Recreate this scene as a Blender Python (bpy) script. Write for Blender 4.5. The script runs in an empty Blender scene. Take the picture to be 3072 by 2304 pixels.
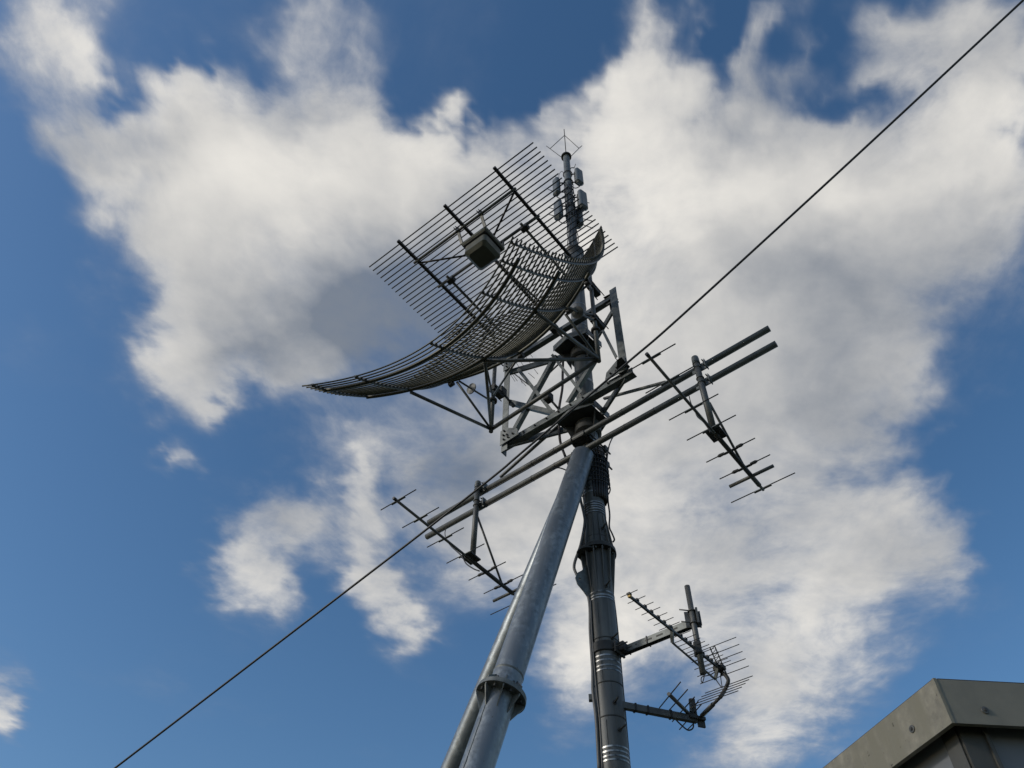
import bpy, math, random
from mathutils import Vector, Matrix
random.seed(7)
S = bpy.context.scene
COL = S.collection
# ---------------------------------------------------------------- camera
F_PX, CX, CY = 2400.0, 1536.0, 1152.0
CAM = Vector((0, 0, 1.6))
zc = Vector((1598 - CX, 800 + CY, -F_PX)).normalized()
fw = Vector((0, 0, -1))
yc = (fw - fw.dot(zc) * zc).normalized()
xc = yc.cross(zc)
R = Matrix((xc, yc, zc))            # camera -> world
cam_d = bpy.data.cameras.new('camera'); cam = bpy.data.objects.new('camera', cam_d); COL.objects.link(cam)
cam_d.sensor_width = 36; cam_d.lens = F_PX / 3072 * 36; cam_d.clip_end = 60000; cam_d.clip_start = .05
cam.matrix_world = Matrix.Translation(CAM) @ R.to_4x4()
S.camera = cam
S.view_settings.view_transform = 'Standard'; S.view_settings.look = 'None'
S.view_settings.exposure = 0.0; S.view_settings.gamma = 1.0

def ray(x, y): return (R @ Vector((x - CX, -(y - CY), -F_PX))).normalized()
def proj(P):
    c = R.transposed() @ (Vector(P) - CAM); return (CX + F_PX * c.x / -c.z, CY - F_PX * c.y / -c.z)
def on_z(x, y, z):
    r = ray(x, y); return CAM + r * ((z - CAM.z) / r.z)
def on_v(x, y, P, D):
    r = ray(x, y); N = Vector((D.y, -D.x, 0)); return CAM + r * (N.dot(Vector(P) - CAM) / N.dot(r))
th = math.radians(49.76)
B = Vector((math.cos(th), math.sin(th), 0)); A = Vector((-math.sin(th), math.cos(th), 0)); Z = Vector((0, 0, 1))
az = math.radians(8.17)
M = Vector((8.7 * math.sin(az), 8.7 * math.cos(az), 0))     # foot of the mast
E = Vector((math.cos(az), -math.sin(az), 0))                 # across the view at the mast
N = Vector((math.sin(az), math.cos(az), 0))                  # away from the viewer
def P(a, b, z): return M + A * a + B * b + Z * z
def mh(y):
    lo, hi = 0, 60
    for _ in range(50):
        m = (lo + hi) / 2
        if proj(M + Z * m)[1] > y: lo = m
        else: hi = m
    return lo

# ---------------------------------------------------------------- sky + sun
SUN_EL, SUN_AZ = math.radians(26), math.radians(-108)        # azimuth clockwise from +Y
w = bpy.data.worlds.new('World'); S.world = w; w.use_nodes = True
nt = w.node_tree; nt.nodes.clear(); L = nt.links.new
def nd(t, **k):
    n = nt.nodes.new(t)
    for a, b in k.items(): setattr(n, a, b)
    return n
def put(sock, v):
    if hasattr(v, 'links') or isinstance(v, bpy.types.NodeSocket): L(v, sock)
    else: sock.default_value = v
def mth(op, a, b=0.0, c=None, clamp=False):
    n = nd('ShaderNodeMath', operation=op, use_clamp=clamp); put(n.inputs[0], a); put(n.inputs[1], b)
    if c is not None: put(n.inputs[2], c)
    return n.outputs[0]
def vm(op, a, b=None):
    n = nd('ShaderNodeVectorMath', operation=op); put(n.inputs[0], a)
    if b is not None: put(n.inputs[1], b)
    return n
def mrange(v, a, b, c, d, smooth=False):
    n = nd('ShaderNodeMapRange'); n.interpolation_type = 'SMOOTHSTEP' if smooth else 'LINEAR'
    put(n.inputs['Value'], v)
    for k, q in zip(('From Min', 'From Max', 'To Min', 'To Max'), (a, b, c, d)): n.inputs[k].default_value = q
    return n.outputs[0]
def noise(vec, scale, detail=6, rough=.55, dist=0.0):
    n = nd('ShaderNodeTexNoise'); n.noise_dimensions = '2D'; L(vec, n.inputs['Vector'])
    n.inputs['Scale'].default_value = scale; n.inputs['Detail'].default_value = detail
    n.inputs['Roughness'].default_value = rough; n.inputs['Distortion'].default_value = dist
    return n
def mixc(f, a, b):
    n = nd('ShaderNodeMix', data_type='RGBA'); put(n.inputs[0], f); put(n.inputs[6], a); put(n.inputs[7], b); return n.outputs[2]
sky = nd('ShaderNodeTexSky'); sky.sky_type = 'NISHITA'; sky.sun_disc = False
sky.sun_elevation = SUN_EL; sky.sun_rotation = SUN_AZ
sky.air_density = 1.0; sky.dust_density = 0.6; sky.ozone_density = 1.6
skyc = nd('ShaderNodeHueSaturation'); L(sky.outputs[0], skyc.inputs['Color']); skyc.inputs['Saturation'].default_value = 1.22; skyc.inputs['Hue'].default_value = .499; skyc.inputs['Value'].default_value = 1
bg = nd('ShaderNodeBackground'); L(skyc.outputs[0], bg.inputs[0]); bg.inputs[1].default_value = .124
wo = nd('ShaderNodeOutputWorld'); L(bg.outputs[0], wo.inputs[0])
sd = bpy.data.lights.new('sun', 'SUN'); sd.energy = 1.5; sd.angle = math.radians(6); sd.color = (1, .93, .82)
so = bpy.data.objects.new('sun', sd); COL.objects.link(so)
sv = Vector((math.sin(SUN_AZ) * math.cos(SUN_EL), math.cos(SUN_AZ) * math.cos(SUN_EL), math.sin(SUN_EL)))
so.rotation_euler = sv.to_track_quat('Z', 'Y').to_euler(); so.location = sv * 60

# ---------------------------------------------------------------- clouds: one flat layer 900 m up
import numpy as np
CALT = 900.0
# cloud banks: x, y, rx, ry (in the photo's 2212-wide view), tilt, strength
BANKS = [(240,170,50,50,0,-.35),(70,60,150,110,0,.9),(170,110,80,90,0,.6),(95,235,95,60,25,.6),(170,290,100,55,25,.55),(250,260,70,70,0,.4),(330,215,120,60,-20,.4),(610,50,80,110,0,.42),(560,120,50,100,15,.3),
 (600,200,120,60,0,.45),(700,40,90,50,0,.28),(420,170,70,35,-40,.4),(740,130,70,50,0,.3),
 (400,380,160,170,0,1),(600,330,230,140,0,1),(760,350,200,150,10,1),(420,560,120,220,0,1),(600,560,230,220,0,1),(420,780,85,110,0,1.2),(480,850,90,45,-10,.7),(560,745,170,110,0,1.15),
 (830,520,150,150,0,.85),(900,300,90,90,20,.6),(1000,350,90,60,10,.45),(960,430,110,120,0,.6),(800,690,140,90,0,.65),(950,640,120,120,0,.45),(670,760,130,80,0,.7),
 (1085,240,40,70,-20,.4),(1010,310,50,30,-30,.25),(1110,310,40,50,0,.25),(1060,430,80,70,0,.5),(1000,240,110,70,0,-.35),(1080,170,120,90,0,-.6),(900,140,130,90,0,-.35),
 (1440,60,70,150,0,.95),(1400,190,110,100,0,.8),(1320,270,160,90,-15,.9),(1450,330,190,150,0,1),(1650,430,260,190,0,1),(1500,600,320,280,0,1),(1780,680,290,240,0,1),(2020,470,240,180,0,.95),
 (2120,300,110,150,0,.9),(1930,180,90,130,10,.75),(2040,70,140,90,0,.8),(1680,80,50,90,20,.5),(1640,230,90,90,0,.45),(1770,330,130,60,0,.6),(2170,130,80,110,0,.75),(1180,500,150,170,0,.9),(1230,860,130,220,0,1),(1100,740,90,120,0,.6),
 (1400,880,240,220,0,1),(1660,900,230,210,0,.95),(1830,850,120,170,10,.7),(1900,760,120,130,0,.55),(1130,1060,160,120,0,.6),(1240,1080,140,130,0,.7),(1480,1160,300,140,0,.8),(1760,1080,120,90,0,.5),
 (1890,1170,130,110,-10,.75),(1990,1150,70,90,0,.5),(1290,1420,100,180,15,.75),(1600,1330,240,130,0,.6),(1700,1470,170,140,0,.75),(1640,1600,160,100,0,.6),(1820,1270,110,110,0,.6),(2040,1230,70,90,0,.5),(1880,1400,120,120,0,.42),(1450,1300,150,110,0,.5),(1560,1500,160,130,0,.5),
 (1250,1280,130,120,0,.55),(1180,1200,90,90,0,.5),
 (585,1085,105,65,10,.75),(525,1200,80,115,15,1.1),(600,1285,55,75,-20,.8),(640,1130,60,60,0,.5),(660,1090,60,60,0,.45),(770,1040,45,110,0,.6),(785,1180,75,140,-12,1.0),(840,1310,52,130,-15,.8),(690,1190,40,60,0,.3),
 (375,978,40,30,0,.66),(930,890,180,80,10,.48),(980,1180,80,130,20,.55),(1000,1040,120,70,-20,.5),(890,1100,80,80,0,.4),(700,960,120,50,0,.22),(1060,1180,90,120,0,.4),(860,960,90,60,0,.25),(5,1520,50,75,0,.9),(1110,960,90,80,0,.55),
 (1600,130,45,70,0,-.35),(1785,120,55,90,0,-.45),(1690,140,130,130,0,.32),(1880,60,80,60,0,.3),(1880,245,75,50,0,-.85),(1600,60,40,70,0,-.25),(1230,120,120,110,0,-.5),(1030,250,40,50,0,-.1),(1970,330,30,30,0,-.2),(1700,1290,60,40,0,-.2),(1430,1400,40,60,0,-.2),(1840,960,40,60,0,-.2),(2080,1060,90,130,0,-.3),(1000,190,120,70,0,-.3),(400,110,80,50,0,-.3)]
SHADE = [(930,640,240,190,0,.8),(760,740,240,110,0,.55),(560,800,120,60,0,.3),(600,210,170,60,0,.45),(330,280,160,60,0,.35),(150,260,120,70,0,.4),(1750,640,230,160,0,.38),(1620,540,220,110,0,.3),(2080,470,180,90,0,.35),(1640,880,240,120,0,.3),(1850,900,160,160,0,.28),
 (1500,1200,260,110,0,.4),(1480,960,130,120,0,.3),(1930,1170,170,140,0,.3),(2000,620,250,160,0,.45),(1130,1040,170,120,0,.5),(1680,200,150,130,0,.5),(2150,100,120,130,0,.3),(1900,330,180,60,0,.3),(600,1100,150,70,0,.4),(1000,1100,120,160,0,.4),(1620,1450,250,120,0,.2)]


def uvp(x, y):
    r = ray(x, y); return (r.x / r.z, r.y / r.z)
rng = np.random.RandomState(11); PERM = rng.permutation(256); PERM = np.concatenate([PERM, PERM]); GA = rng.rand(256) * 6.2832
def pn(x, y):
    xi = np.floor(x).astype(int); yi = np.floor(y).astype(int); xf = x - xi; yf = y - yi; xi &= 255; yi &= 255
    def gr(i, j, a, b): g_ = GA[PERM[(PERM[i & 255] + j) & 255]]; return np.cos(g_) * a + np.sin(g_) * b
    u = xf**3 * (xf * (xf * 6 - 15) + 10); v = yf**3 * (yf * (yf * 6 - 15) + 10)
    n0 = gr(xi, yi, xf, yf) * (1 - u) + gr(xi + 1, yi, xf - 1, yf) * u; n1_ = gr(xi, yi + 1, xf, yf - 1) * (1 - u) + gr(xi + 1, yi + 1, xf - 1, yf - 1) * u
    return (n0 * (1 - v) + n1_ * v) * 1.4
def fbm(x, y, sc, oc=4, g_=.5, off=0.0):
    r = 0; a = 1; x = x * sc + off; y = y * sc + off * 1.7
    for _ in range(oc): r = r + a * pn(x, y); a *= g_; x = x * 2.03 + 5.2; y = y * 2.03 + 1.3
    return r
NG = 620
sg = np.linspace(-1, 1, NG); cu = 2.7 * sg + 10 * sg**7
U, V = np.meshgrid(cu, cu, indexing='ij'); V0 = V + .3; U0 = U - .1
wu = U0 + .040 * fbm(U0, V0, 3.0, 3, .5, 3.1) + .032 * fbm(U0, V0, 11, 4, .6, 9.7); wv = V0 + .040 * fbm(U0, V0, 3.0, 3, .5, 21.3) + .032 * fbm(U0, V0, 11, 4, .6, 33.9)
def blobs(lst):
    tot = np.zeros_like(U)
    for x, y, rx, ry, ang, st in lst:
        x *= 1.389; y *= 1.389; rx *= 1.389; ry *= 1.389; a = math.radians(ang)
        c = uvp(x, y); ux = uvp(x + 5, y); uy = uvp(x, y + 5)
        J = np.array([[(ux[0] - c[0]) / 5, (uy[0] - c[0]) / 5], [(ux[1] - c[1]) / 5, (uy[1] - c[1]) / 5]])
        G = np.linalg.inv(J @ np.array([[math.cos(a) * rx, -math.sin(a) * ry], [math.sin(a) * rx, math.cos(a) * ry]]))
        dx = wu - c[0]; dy = wv - c[1]; q = np.sqrt((G[0, 0] * dx + G[0, 1] * dy)**2 + (G[1, 0] * dx + G[1, 1] * dy)**2)
        tot += st * np.exp(-1.05 * q**2.2) * (1.1 if st > .7 else 1.0)
    return tot
cover = blobs(BANKS); cover = np.where(cover > 0, 1.5 * (1 - np.exp(-.95 * cover)), 0); cover = cover + .26 * np.clip(.55 + fbm(wu, wv, 1.5, 5, .55, 88), 0, 1) * np.exp(-1.5 * cover); shade_ = blobs(SHADE) + .28 * fbm(wu, wv, 1.6, 5, .55, 50)
# outside the photographed part of the sky the same kind of broken cloud goes on
inside = np.zeros_like(U)
cs = np.array(R)
cx_ = U0 * cs[0, 0] + V0 * cs[1, 0] + cs[2, 0]; cy_ = U0 * cs[0, 1] + V0 * cs[1, 1] + cs[2, 1]; cz_ = -(U0 * cs[0, 2] + V0 * cs[1, 2] + cs[2, 2])
outx = np.maximum(np.abs(cx_ / np.maximum(cz_, .01)) / .64, np.abs(cy_ / np.maximum(cz_, .01)) / .48); outx = np.where(cz_ < .02, 9, outx)
f_ = np.clip((outx - 1.06) / .25, 0, 1); cover = cover * (1 - f_) + f_ * np.clip(.35 + 1.0 * fbm(U0, V0, .9, 4, .5, 70), 0, 1)
sunu = (math.sin(SUN_AZ) / math.tan(SUN_EL), math.cos(SUN_AZ) / math.tan(SUN_EL))
sdist = np.sqrt((U0 - sunu[0])**2 + (V0 - sunu[1])**2); cover = np.where(outx > 1, cover - 1.6 * np.clip(1.0 - sdist / .45, 0, 1), cover)  # opens the unseen cloud around the sun so its light gets through
co = np.stack([U0 * CALT, V0 * CALT, np.full_like(U0, CALT)], -1).reshape(-1, 3).astype(np.float32)
idx = np.arange(NG * NG).reshape(NG, NG); quads = np.stack([idx[:-1, :-1], idx[1:, :-1], idx[1:, 1:], idx[:-1, 1:]], -1).reshape(-1)
cm = bpy.data.meshes.new('clouds'); cm.vertices.add(NG * NG); cm.vertices.foreach_set('co', co.ravel())
nq = (NG - 1)**2; cm.loops.add(nq * 4); cm.loops.foreach_set('vertex_index', quads.astype(np.int32)); cm.polygons.add(nq)
cm.polygons.foreach_set('loop_start', np.arange(0, nq * 4, 4, dtype=np.int32)); cm.update(); cm.validate()
for nm, arr in (('cover', cover), ('painted_shade', shade_)):  # second value is hand-placed grey shading, painted into the cloud colour
    at = cm.attributes.new(nm, 'FLOAT', 'POINT'); at.data.foreach_set('value', arr.astype(np.float32).ravel())
co_ = bpy.data.objects.new('clouds', cm); COL.objects.link(co_); co_['kind'] = 'stuff'; co_['label'] = 'broken white and grey clouds drifting across the blue sky'; co_['category'] = 'clouds'
cmat = bpy.data.materials.new('cloud_vapour'); cmat.use_nodes = True; nt = cmat.node_tree; nt.nodes.clear(); L = nt.links.new
cmat.cycles.emission_sampling = 'NONE'
tc = nd('ShaderNodeTexCoord'); mp = nd('ShaderNodeMapping'); L(tc.outputs['Object'], mp.inputs[0]); mp.inputs['Scale'].default_value = (1 / CALT, 1 / CALT, 0)
def at_(nm): n = nd('ShaderNodeAttribute'); n.attribute_name = nm; return n.outputs['Fac']
acc = at_('cover'); uvw = mp.outputs[0]
n1 = noise(uvw, 3.6, 13, .60, .35); n2 = noise(uvw, 26, 7, .62, .3)
tex = mth('ADD', mth('MULTIPLY', mth('SUBTRACT', n1.outputs[0], .5), 1.3), mth('MULTIPLY', mth('SUBTRACT', n2.outputs[0], .5), .28))
thinness = mrange(acc, .45, 1.3, 1.0, .28)
den = mth('MULTIPLY', acc, mth('ADD', 1.0, mth('MULTIPLY', mth('MULTIPLY', tex, 1.7), thinness)))
mask = mrange(den, .15, 1.38, 0, 1, True)
n3 = noise(uvw, 2.6, 8, .58)
sh = mth('ADD', at_('painted_shade'), mth('ADD', mth('MULTIPLY', mth('SUBTRACT', n3.outputs[0], .5), .85), mth('MULTIPLY', tex, -.30)))
sh = mrange(sh, -.35, .95, 0, 1)
ccol = mixc(sh, (.86, .83, .775, 1), (.205, .235, .285, 1))
thin = mixc(mrange(mask, 0, .8, 0, 1), (.25, .29, .37, 1), ccol)
em = nd('ShaderNodeEmission'); L(thin, em.inputs[0]); tr = nd('ShaderNodeBsdfTransparent'); mxs = nd('ShaderNodeMixShader'); L(mask, mxs.inputs[0]); L(tr.outputs[0], mxs.inputs[1]); L(em.outputs[0], mxs.inputs[2])
om = nd('ShaderNodeOutputMaterial'); L(mxs.outputs[0], om.inputs[0]); cm.materials.append(cmat)

# ---------------------------------------------------------------- materials
def mat(name, base, rough=.5, metal=0.0, var=.25, scale=6, bump=0.0, streak=None, spots=None, dark=None):
    m = bpy.data.materials.new(name); m.use_nodes = True; t = m.node_tree; b = t.nodes['Principled BSDF']
    def n(ty): return t.nodes.new(ty)
    tcn = n('ShaderNodeTexCoord'); src = tcn.outputs['Object']
    nz = n('ShaderNodeTexNoise'); nz.inputs['Scale'].default_value = scale; nz.inputs['Detail'].default_value = 7; nz.inputs['Roughness'].default_value = .6
    t.links.new(src, nz.inputs['Vector'])
    r = n('ShaderNodeValToRGB'); t.links.new(nz.outputs[0], r.inputs[0])
    d = dark or tuple(c * (1 - var) for c in base); l = tuple(min(1, c * (1 + var)) for c in base)
    r.color_ramp.elements[0].position = .32; r.color_ramp.elements[0].color = (*d, 1)
    r.color_ramp.elements[1].position = .68; r.color_ramp.elements[1].color = (*l, 1)
    col = r.outputs[0]
    if streak:   # long vertical weather streaks
        mp = n('ShaderNodeMapping'); mp.inputs['Scale'].default_value = streak[0]; t.links.new(src, mp.inputs[0])
        n2_ = n('ShaderNodeTexNoise'); n2_.inputs['Scale'].default_value = 1; n2_.inputs['Detail'].default_value = 6; t.links.new(mp.outputs[0], n2_.inputs['Vector'])
        rr = n('ShaderNodeValToRGB'); t.links.new(n2_.outputs[0], rr.inputs[0])
        rr.color_ramp.elements[0].position = .42; rr.color_ramp.elements[1].position = .62
        mx = n('ShaderNodeMix'); mx.data_type = 'RGBA'; t.links.new(rr.outputs[0], mx.inputs[0]); t.links.new(col, mx.inputs[7]); mx.inputs[6].default_value = (*streak[1], 1)
        col = mx.outputs[2]
    if spots:
        n4 = n('ShaderNodeTexNoise'); n4.inputs['Scale'].default_value = spots[0]; n4.inputs['Detail'].default_value = 4; t.links.new(src, n4.inputs['Vector'])
        rr = n('ShaderNodeValToRGB'); t.links.new(n4.outputs[0], rr.inputs[0]); rr.color_ramp.elements[0].position = spots[2]; rr.color_ramp.elements[1].position = spots[2] + .04
        mx = n('ShaderNodeMix'); mx.data_type = 'RGBA'; t.links.new(rr.outputs[0], mx.inputs[0]); t.links.new(col, mx.inputs[6]); mx.inputs[7].default_value = (*spots[1], 1)
        col = mx.outputs[2]
    t.links.new(col, b.inputs['Base Color']); b.inputs['Metallic'].default_value = metal
    rm = n('ShaderNodeMapRange'); t.links.new(nz.outputs[0], rm.inputs[0]); rm.inputs[3].default_value = rough - .1; rm.inputs[4].default_value = min(1, rough + .12)
    t.links.new(rm.outputs[0], b.inputs['Roughness'])
    if bump:
        bp = n('ShaderNodeBump'); bp.inputs['Strength'].default_value = bump; bp.inputs['Distance'].default_value = .01; t.links.new(nz.outputs[0], bp.inputs['Height']); t.links.new(bp.outputs[0], b.inputs['Normal'])
    return m
GALV = mat('galvanised_steel', (.225, .25, .265), .40, .55, .42, 13, .25, streak=((9, 9, 1.6), (.185, .205, .22)), spots=(11, (.085, .08, .07), .70))
GALV2 = mat('weathered_galvanised_steel', (.135, .147, .145), .5, .4, .4, 9, .2, spots=(14, (.06, .06, .055), .70))
ROD = mat('reflector_rod_metal', (.055,.055,.042), .42, .5, .25, 3)
BAR = mat('screen_bar_metal', (.045, .040, .035), .5, .4, .2, 3)
PIPE = mat('dull_pipe_metal', (.11, .112, .108), .5, .45, .25, 5)
PAINT = mat('grey_mast_paint', (.125, .13, .128), .5, .1, .2, 3, .12, streak=((14, 14, .6), (.075, .078, .076)), spots=(7, (.2, .2, .19), .74))
DARK = mat('dark_grime_steel', (.05, .05, .048), .6, .3, .3, 6)
SHINY = mat('stainless_band', (.30, .30, .29), .36, .9, .75, 9)
CABLE = mat('black_cable_jacket', (.018, .018, .02), .5, 0, .2, 8)
GCABLE = mat('grey_cable_jacket', (.10, .10, .10), .5, 0, .2, 8)
PLAST = mat('grey_radome_plastic', (.115, .13, .14), .45, 0, .1, 4, 0)
BOX = mat('olive_grey_housing', (.085, .087, .066), .4, .1, .15, 5, .05)
YEL = mat('yellow_end_cap', (.5, .3, .03), .5)
FASC = mat('weathered_fascia_metal', (.20, .188, .15), .6, .05, .3, 16, .15, streak=((10, 10, 1.5), (.17, .16, .12)), spots=(22, (.05, .042, .03), .665))
WALL = mat('grey_metal_cladding', (.15, .16, .175), .5, .1, .1, 2)
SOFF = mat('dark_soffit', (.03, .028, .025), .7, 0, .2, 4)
GROUND = mat('dry_grass_ground', (.055, .06, .03), .95, 0, .45, .8, .3, dark=(.03, .033, .018))

# ---------------------------------------------------------------- mesh helpers
class MB:
    def __init__(s): s.v = []; s.f = []; s.sm = []
    def ring(s, c, ax, u, v, r, n):
        k = len(s.v)
        for i in range(n):
            t = 2 * math.pi * i / n; s.v.append(c + u * (math.cos(t) * r) + v * (math.sin(t) * r))
        return k
    def path(s, pts, r, n=8, caps=True, rr=None):
        pts = [Vector(p) for p in pts]; ks = []; up = None
        for i, p in enumerate(pts):
            d = (pts[min(i + 1, len(pts) - 1)] - pts[max(i - 1, 0)]).normalized()
            if up is None: up = d.orthogonal().normalized()
            u = (up - d * up.dot(d)).normalized(); up = u; v = d.cross(u)
            ks.append(s.ring(p, d, u, v, rr[i] if rr else r, n))
        for a, b in zip(ks, ks[1:]):
            for i in range(n):
                j = (i + 1) % n; s.f.append((a + i, a + j, b + j, b + i)); s.sm.append(True)
        if caps:
            s.f.append(tuple(ks[0] + i for i in range(n))[::-1]); s.sm.append(False)
            s.f.append(tuple(ks[-1] + i for i in range(n))); s.sm.append(False)
        return s
    def tube(s, a, b, r, n=12): return s.path([a, b], r, n)
    def lathe(s, base, ax, prof, n=32, sharp=True):   # prof: list of (h, r)
        ax = Vector(ax).normalized(); u = ax.orthogonal().normalized(); v = ax.cross(u)
        for (h0, r0), (h1, r1) in zip(prof, prof[1:]):
            a = s.ring(base + ax * h0, ax, u, v, r0, n); b = s.ring(base + ax * h1, ax, u, v, r1, n)
            for i in range(n):
                j = (i + 1) % n; s.f.append((a + i, a + j, b + j, b + i)); s.sm.append(True)
        for (h, r), flip in ((prof[0], 1), (prof[-1], 0)):
            if r > 1e-4:
                a = s.ring(base + ax * h, ax, u, v, r, n); t = tuple(a + i for i in range(n)); s.f.append(t[::-1] if flip else t); s.sm.append(False)
        return s
    def box(s, c, x, y, z, bev=0.0):   # x,y,z are half-extent vectors
        k = len(s.v); c = Vector(c)
        if bev:
            return s.bbox(c, x, y, z, bev)
        for i in (-1, 1):
            for j in (-1, 1):
                for l in (-1, 1): s.v.append(c + x * i + y * j + z * l)
        for q in ((0, 1, 3, 2), (4, 6, 7, 5), (0, 4, 5, 1), (2, 3, 7, 6), (0, 2, 6, 4), (1, 5, 7, 3)):
            s.f.append(tuple(k + i for i in q)); s.sm.append(False)
        return s
    def bbox(s, c, x, y, z, bev):  # rounded-corner prism along z with chamfered ends
        lx, ly, lz = x.length, y.length, z.length; X, Y, Zz = x / lx, y / ly, z / lz
        rings = []
        for h, ins in ((-lz, bev), (-lz + bev, 0), (lz - bev, 0), (lz, bev)):
            k = len(s.v); a, b = lx - ins, ly - ins; m = 4; q = max(.0005, bev)
            for sx, sy, t0 in ((1, 1, 0), (-1, 1, 90), (-1, -1, 180), (1, -1, 270)):
                for i in range(m + 1):
                    t = math.radians(t0 + 90 * i / m)
                    s.v.append(c + X * (sx * (a - q) + math.cos(t) * q) + Y * (sy * (b - q) + math.sin(t) * q) + Zz * h)
            rings.append(k)
        n = 20
        for a, b in zip(rings, rings[1:]):
            for i in range(n):
                j = (i + 1) % n; s.f.append((a + i, a + j, b + j, b + i)); s.sm.append(False)
        s.f.append(tuple(rings[0] + i for i in range(n))[::-1]); s.sm.append(False)
        s.f.append(tuple(rings[-1] + i for i in range(n))); s.sm.append(False)
        return s
    def beam(s, a, b, w, h, up=Z):  # rectangular bar from a to b
        a, b = Vector(a), Vector(b); d = (b - a); l = d.length; d.normalize()
        x = d.cross(up)
        if x.length < 1e-3: x = d.orthogonal()
        x.normalize(); y = x.cross(d).normalized()
        return s.box((a + b) / 2, d * (l / 2), x * (w / 2), y * (h / 2))
    def angle(s, a, b, w, t, n1, n2):  # L profile: two thin flanges along n1 and n2
        a, b = Vector(a), Vector(b); d = (b - a).normalized()
        n1 = (n1 - d * n1.dot(d)).normalized(); n2 = (n2 - d * n2.dot(d)).normalized()
        l = (b - a).length; c = (a + b) / 2
        s.box(c + n1 * (w / 2) + n2 * (t / 2), d * (l / 2), n1 * (w / 2), n2 * (t / 2))
        s.box(c + n2 * ((w + t) / 2) + n1 * (t / 2), d * (l / 2), n2 * ((w - t) / 2), n1 * (t / 2)); return s
    def plate(s, pts, nrm, t):
        nrm = Vector(nrm).normalized(); n = len(pts); k = len(s.v)
        for o in (-t / 2, t / 2):
            for p in pts: s.v.append(Vector(p) + nrm * o)
        s.f.append(tuple(k + i for i in range(n))[::-1]); s.f.append(tuple(k + n + i for i in range(n))); s.sm += [False, False]
        for i in range(n):
            j = (i + 1) % n; s.f.append((k + i, k + j, k + n + j, k + n + i)); s.sm.append(False)
        return s
    def bolt(s, p, ax, r=.014, h=.03): ax = Vector(ax).normalized(); s.lathe(Vector(p) - ax * h / 2, ax, [(0, r), (h, r)], 6); return s
    def hoop(s, c, ax, R_, r, n=28, a0=0, a1=360, m=6, u=None):
        ax = Vector(ax).normalized(); u = (u or ax.orthogonal()).normalized(); v = ax.cross(u)
        full = abs(a1 - a0) >= 360; N_ = n
        pts = [c + u * (R_ * math.cos(math.radians(a0 + (a1 - a0) * i / N_))) + v * (R_ * math.sin(math.radians(a0 + (a1 - a0) * i / N_))) for i in range(N_ + (1 if full else 1))]
        return s.path(pts, r, m, caps=not full)
    def build(s, name, material, parent=None, label=None, loc=None):
        if parent is not None: o0 = parent_world(parent)
        else: o0 = Vector(loc) if loc is not None else s.v[0].copy()
        me = bpy.data.meshes.new(name); me.from_pydata([tuple(v - o0) for v in s.v], [], s.f); me.update()
        me.polygons.foreach_set('use_smooth', s.sm)
        import bmesh
        bm = bmesh.new(); bm.from_mesh(me); bmesh.ops.recalc_face_normals(bm, faces=bm.faces); bm.to_mesh(me); bm.free()
        me.materials.append(material)
        o = bpy.data.objects.new(name, me); COL.objects.link(o)
        if parent is not None: o.parent = parent
        else: o.location = o0
        if label: o['label'] = label
        return o
def parent_world(o):
    p = Vector((0, 0, 0))
    while o: p += o.location; o = o.parent
    return p
def tag(o, label, cat, group=None, kind=None):
    if label: o['label'] = label
    if cat: o['category'] = cat
    if group: o['group'] = group
    if kind: o['kind'] = kind
    return o
def thing(name, label, cat, loc, group=None):
    o = bpy.data.objects.new(name, None); COL.objects.link(o); o.location = loc; o.empty_display_size = .2
    return tag(o, label, cat, group)
def smooth(pts, k=6):      # Catmull-Rom through points
    pts = [Vector(p) for p in pts]; q = [pts[0] * 2 - pts[1]] + pts + [pts[-1] * 2 - pts[-2]]; r = []
    for i in range(1, len(q) - 2):
        a, b, c, d = q[i - 1:i + 3]
        for j in range(k):
            t = j / k; r.append(.5 * ((2 * b) + (c - a) * t + (2 * a - 5 * b + 4 * c - d) * t * t + (3 * b - a - 3 * c + d) * t**3))
    r.append(pts[-1]); return r

# ---------------------------------------------------------------- ground
g = MB()
n = 40; k0 = 0
for i in range(n + 1):
    for j in range(n + 1):
        fx = (i / n * 2 - 1); fy = (j / n * 2 - 1)
        x = math.copysign(abs(fx)**3 * 1500, fx); y = math.copysign(abs(fy)**3 * 1500, fy)
        g.v.append(Vector((x, y, 0)))
for i in range(n):
    for j in range(n): a = i * (n + 1) + j; g.f.append((a, a + n + 1, a + n + 2, a + 1)); g.sm.append(False)
tag(g.build('ground', GROUND, loc=(0, 0, 0)), None, None, kind='structure')

# ---------------------------------------------------------------- mast
R1, R2, R3 = .168, .152, .098
mast = thing('antenna_mast', 'tall dark grey tubular mast that carries all the antennas', 'mast', M)
zf = mh(1662)                                # flanged joint
z2 = mh(762); z3 = mh(470)
MB().lathe(M, Z, [(0, R1), (zf - 1.0, R1), (zf - .02, R1 * 1.0)], 40).build('lower_tube', PAINT, mast)
MB().lathe(M, Z, [(zf + .02, R2), (z2, R2)], 40).build('middle_tube', PAINT, mast)
MB().lathe(M, Z, [(z2 + .03, R3 + .01), (z2 + .05, R3), (z3 - .05, R3 - .012)], 32).build('upper_tube', GALV2, mast)
b = MB()
b.lathe(M, Z, [(zf - .03, .252), (zf, .252)], 40); b.lathe(M, Z, [(zf + .004, .248), (zf + .034, .248)], 40)
b.build('joint_flange', DARK, mast)
b = MB()                                       # radial gusset plates above and below the joint
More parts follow.
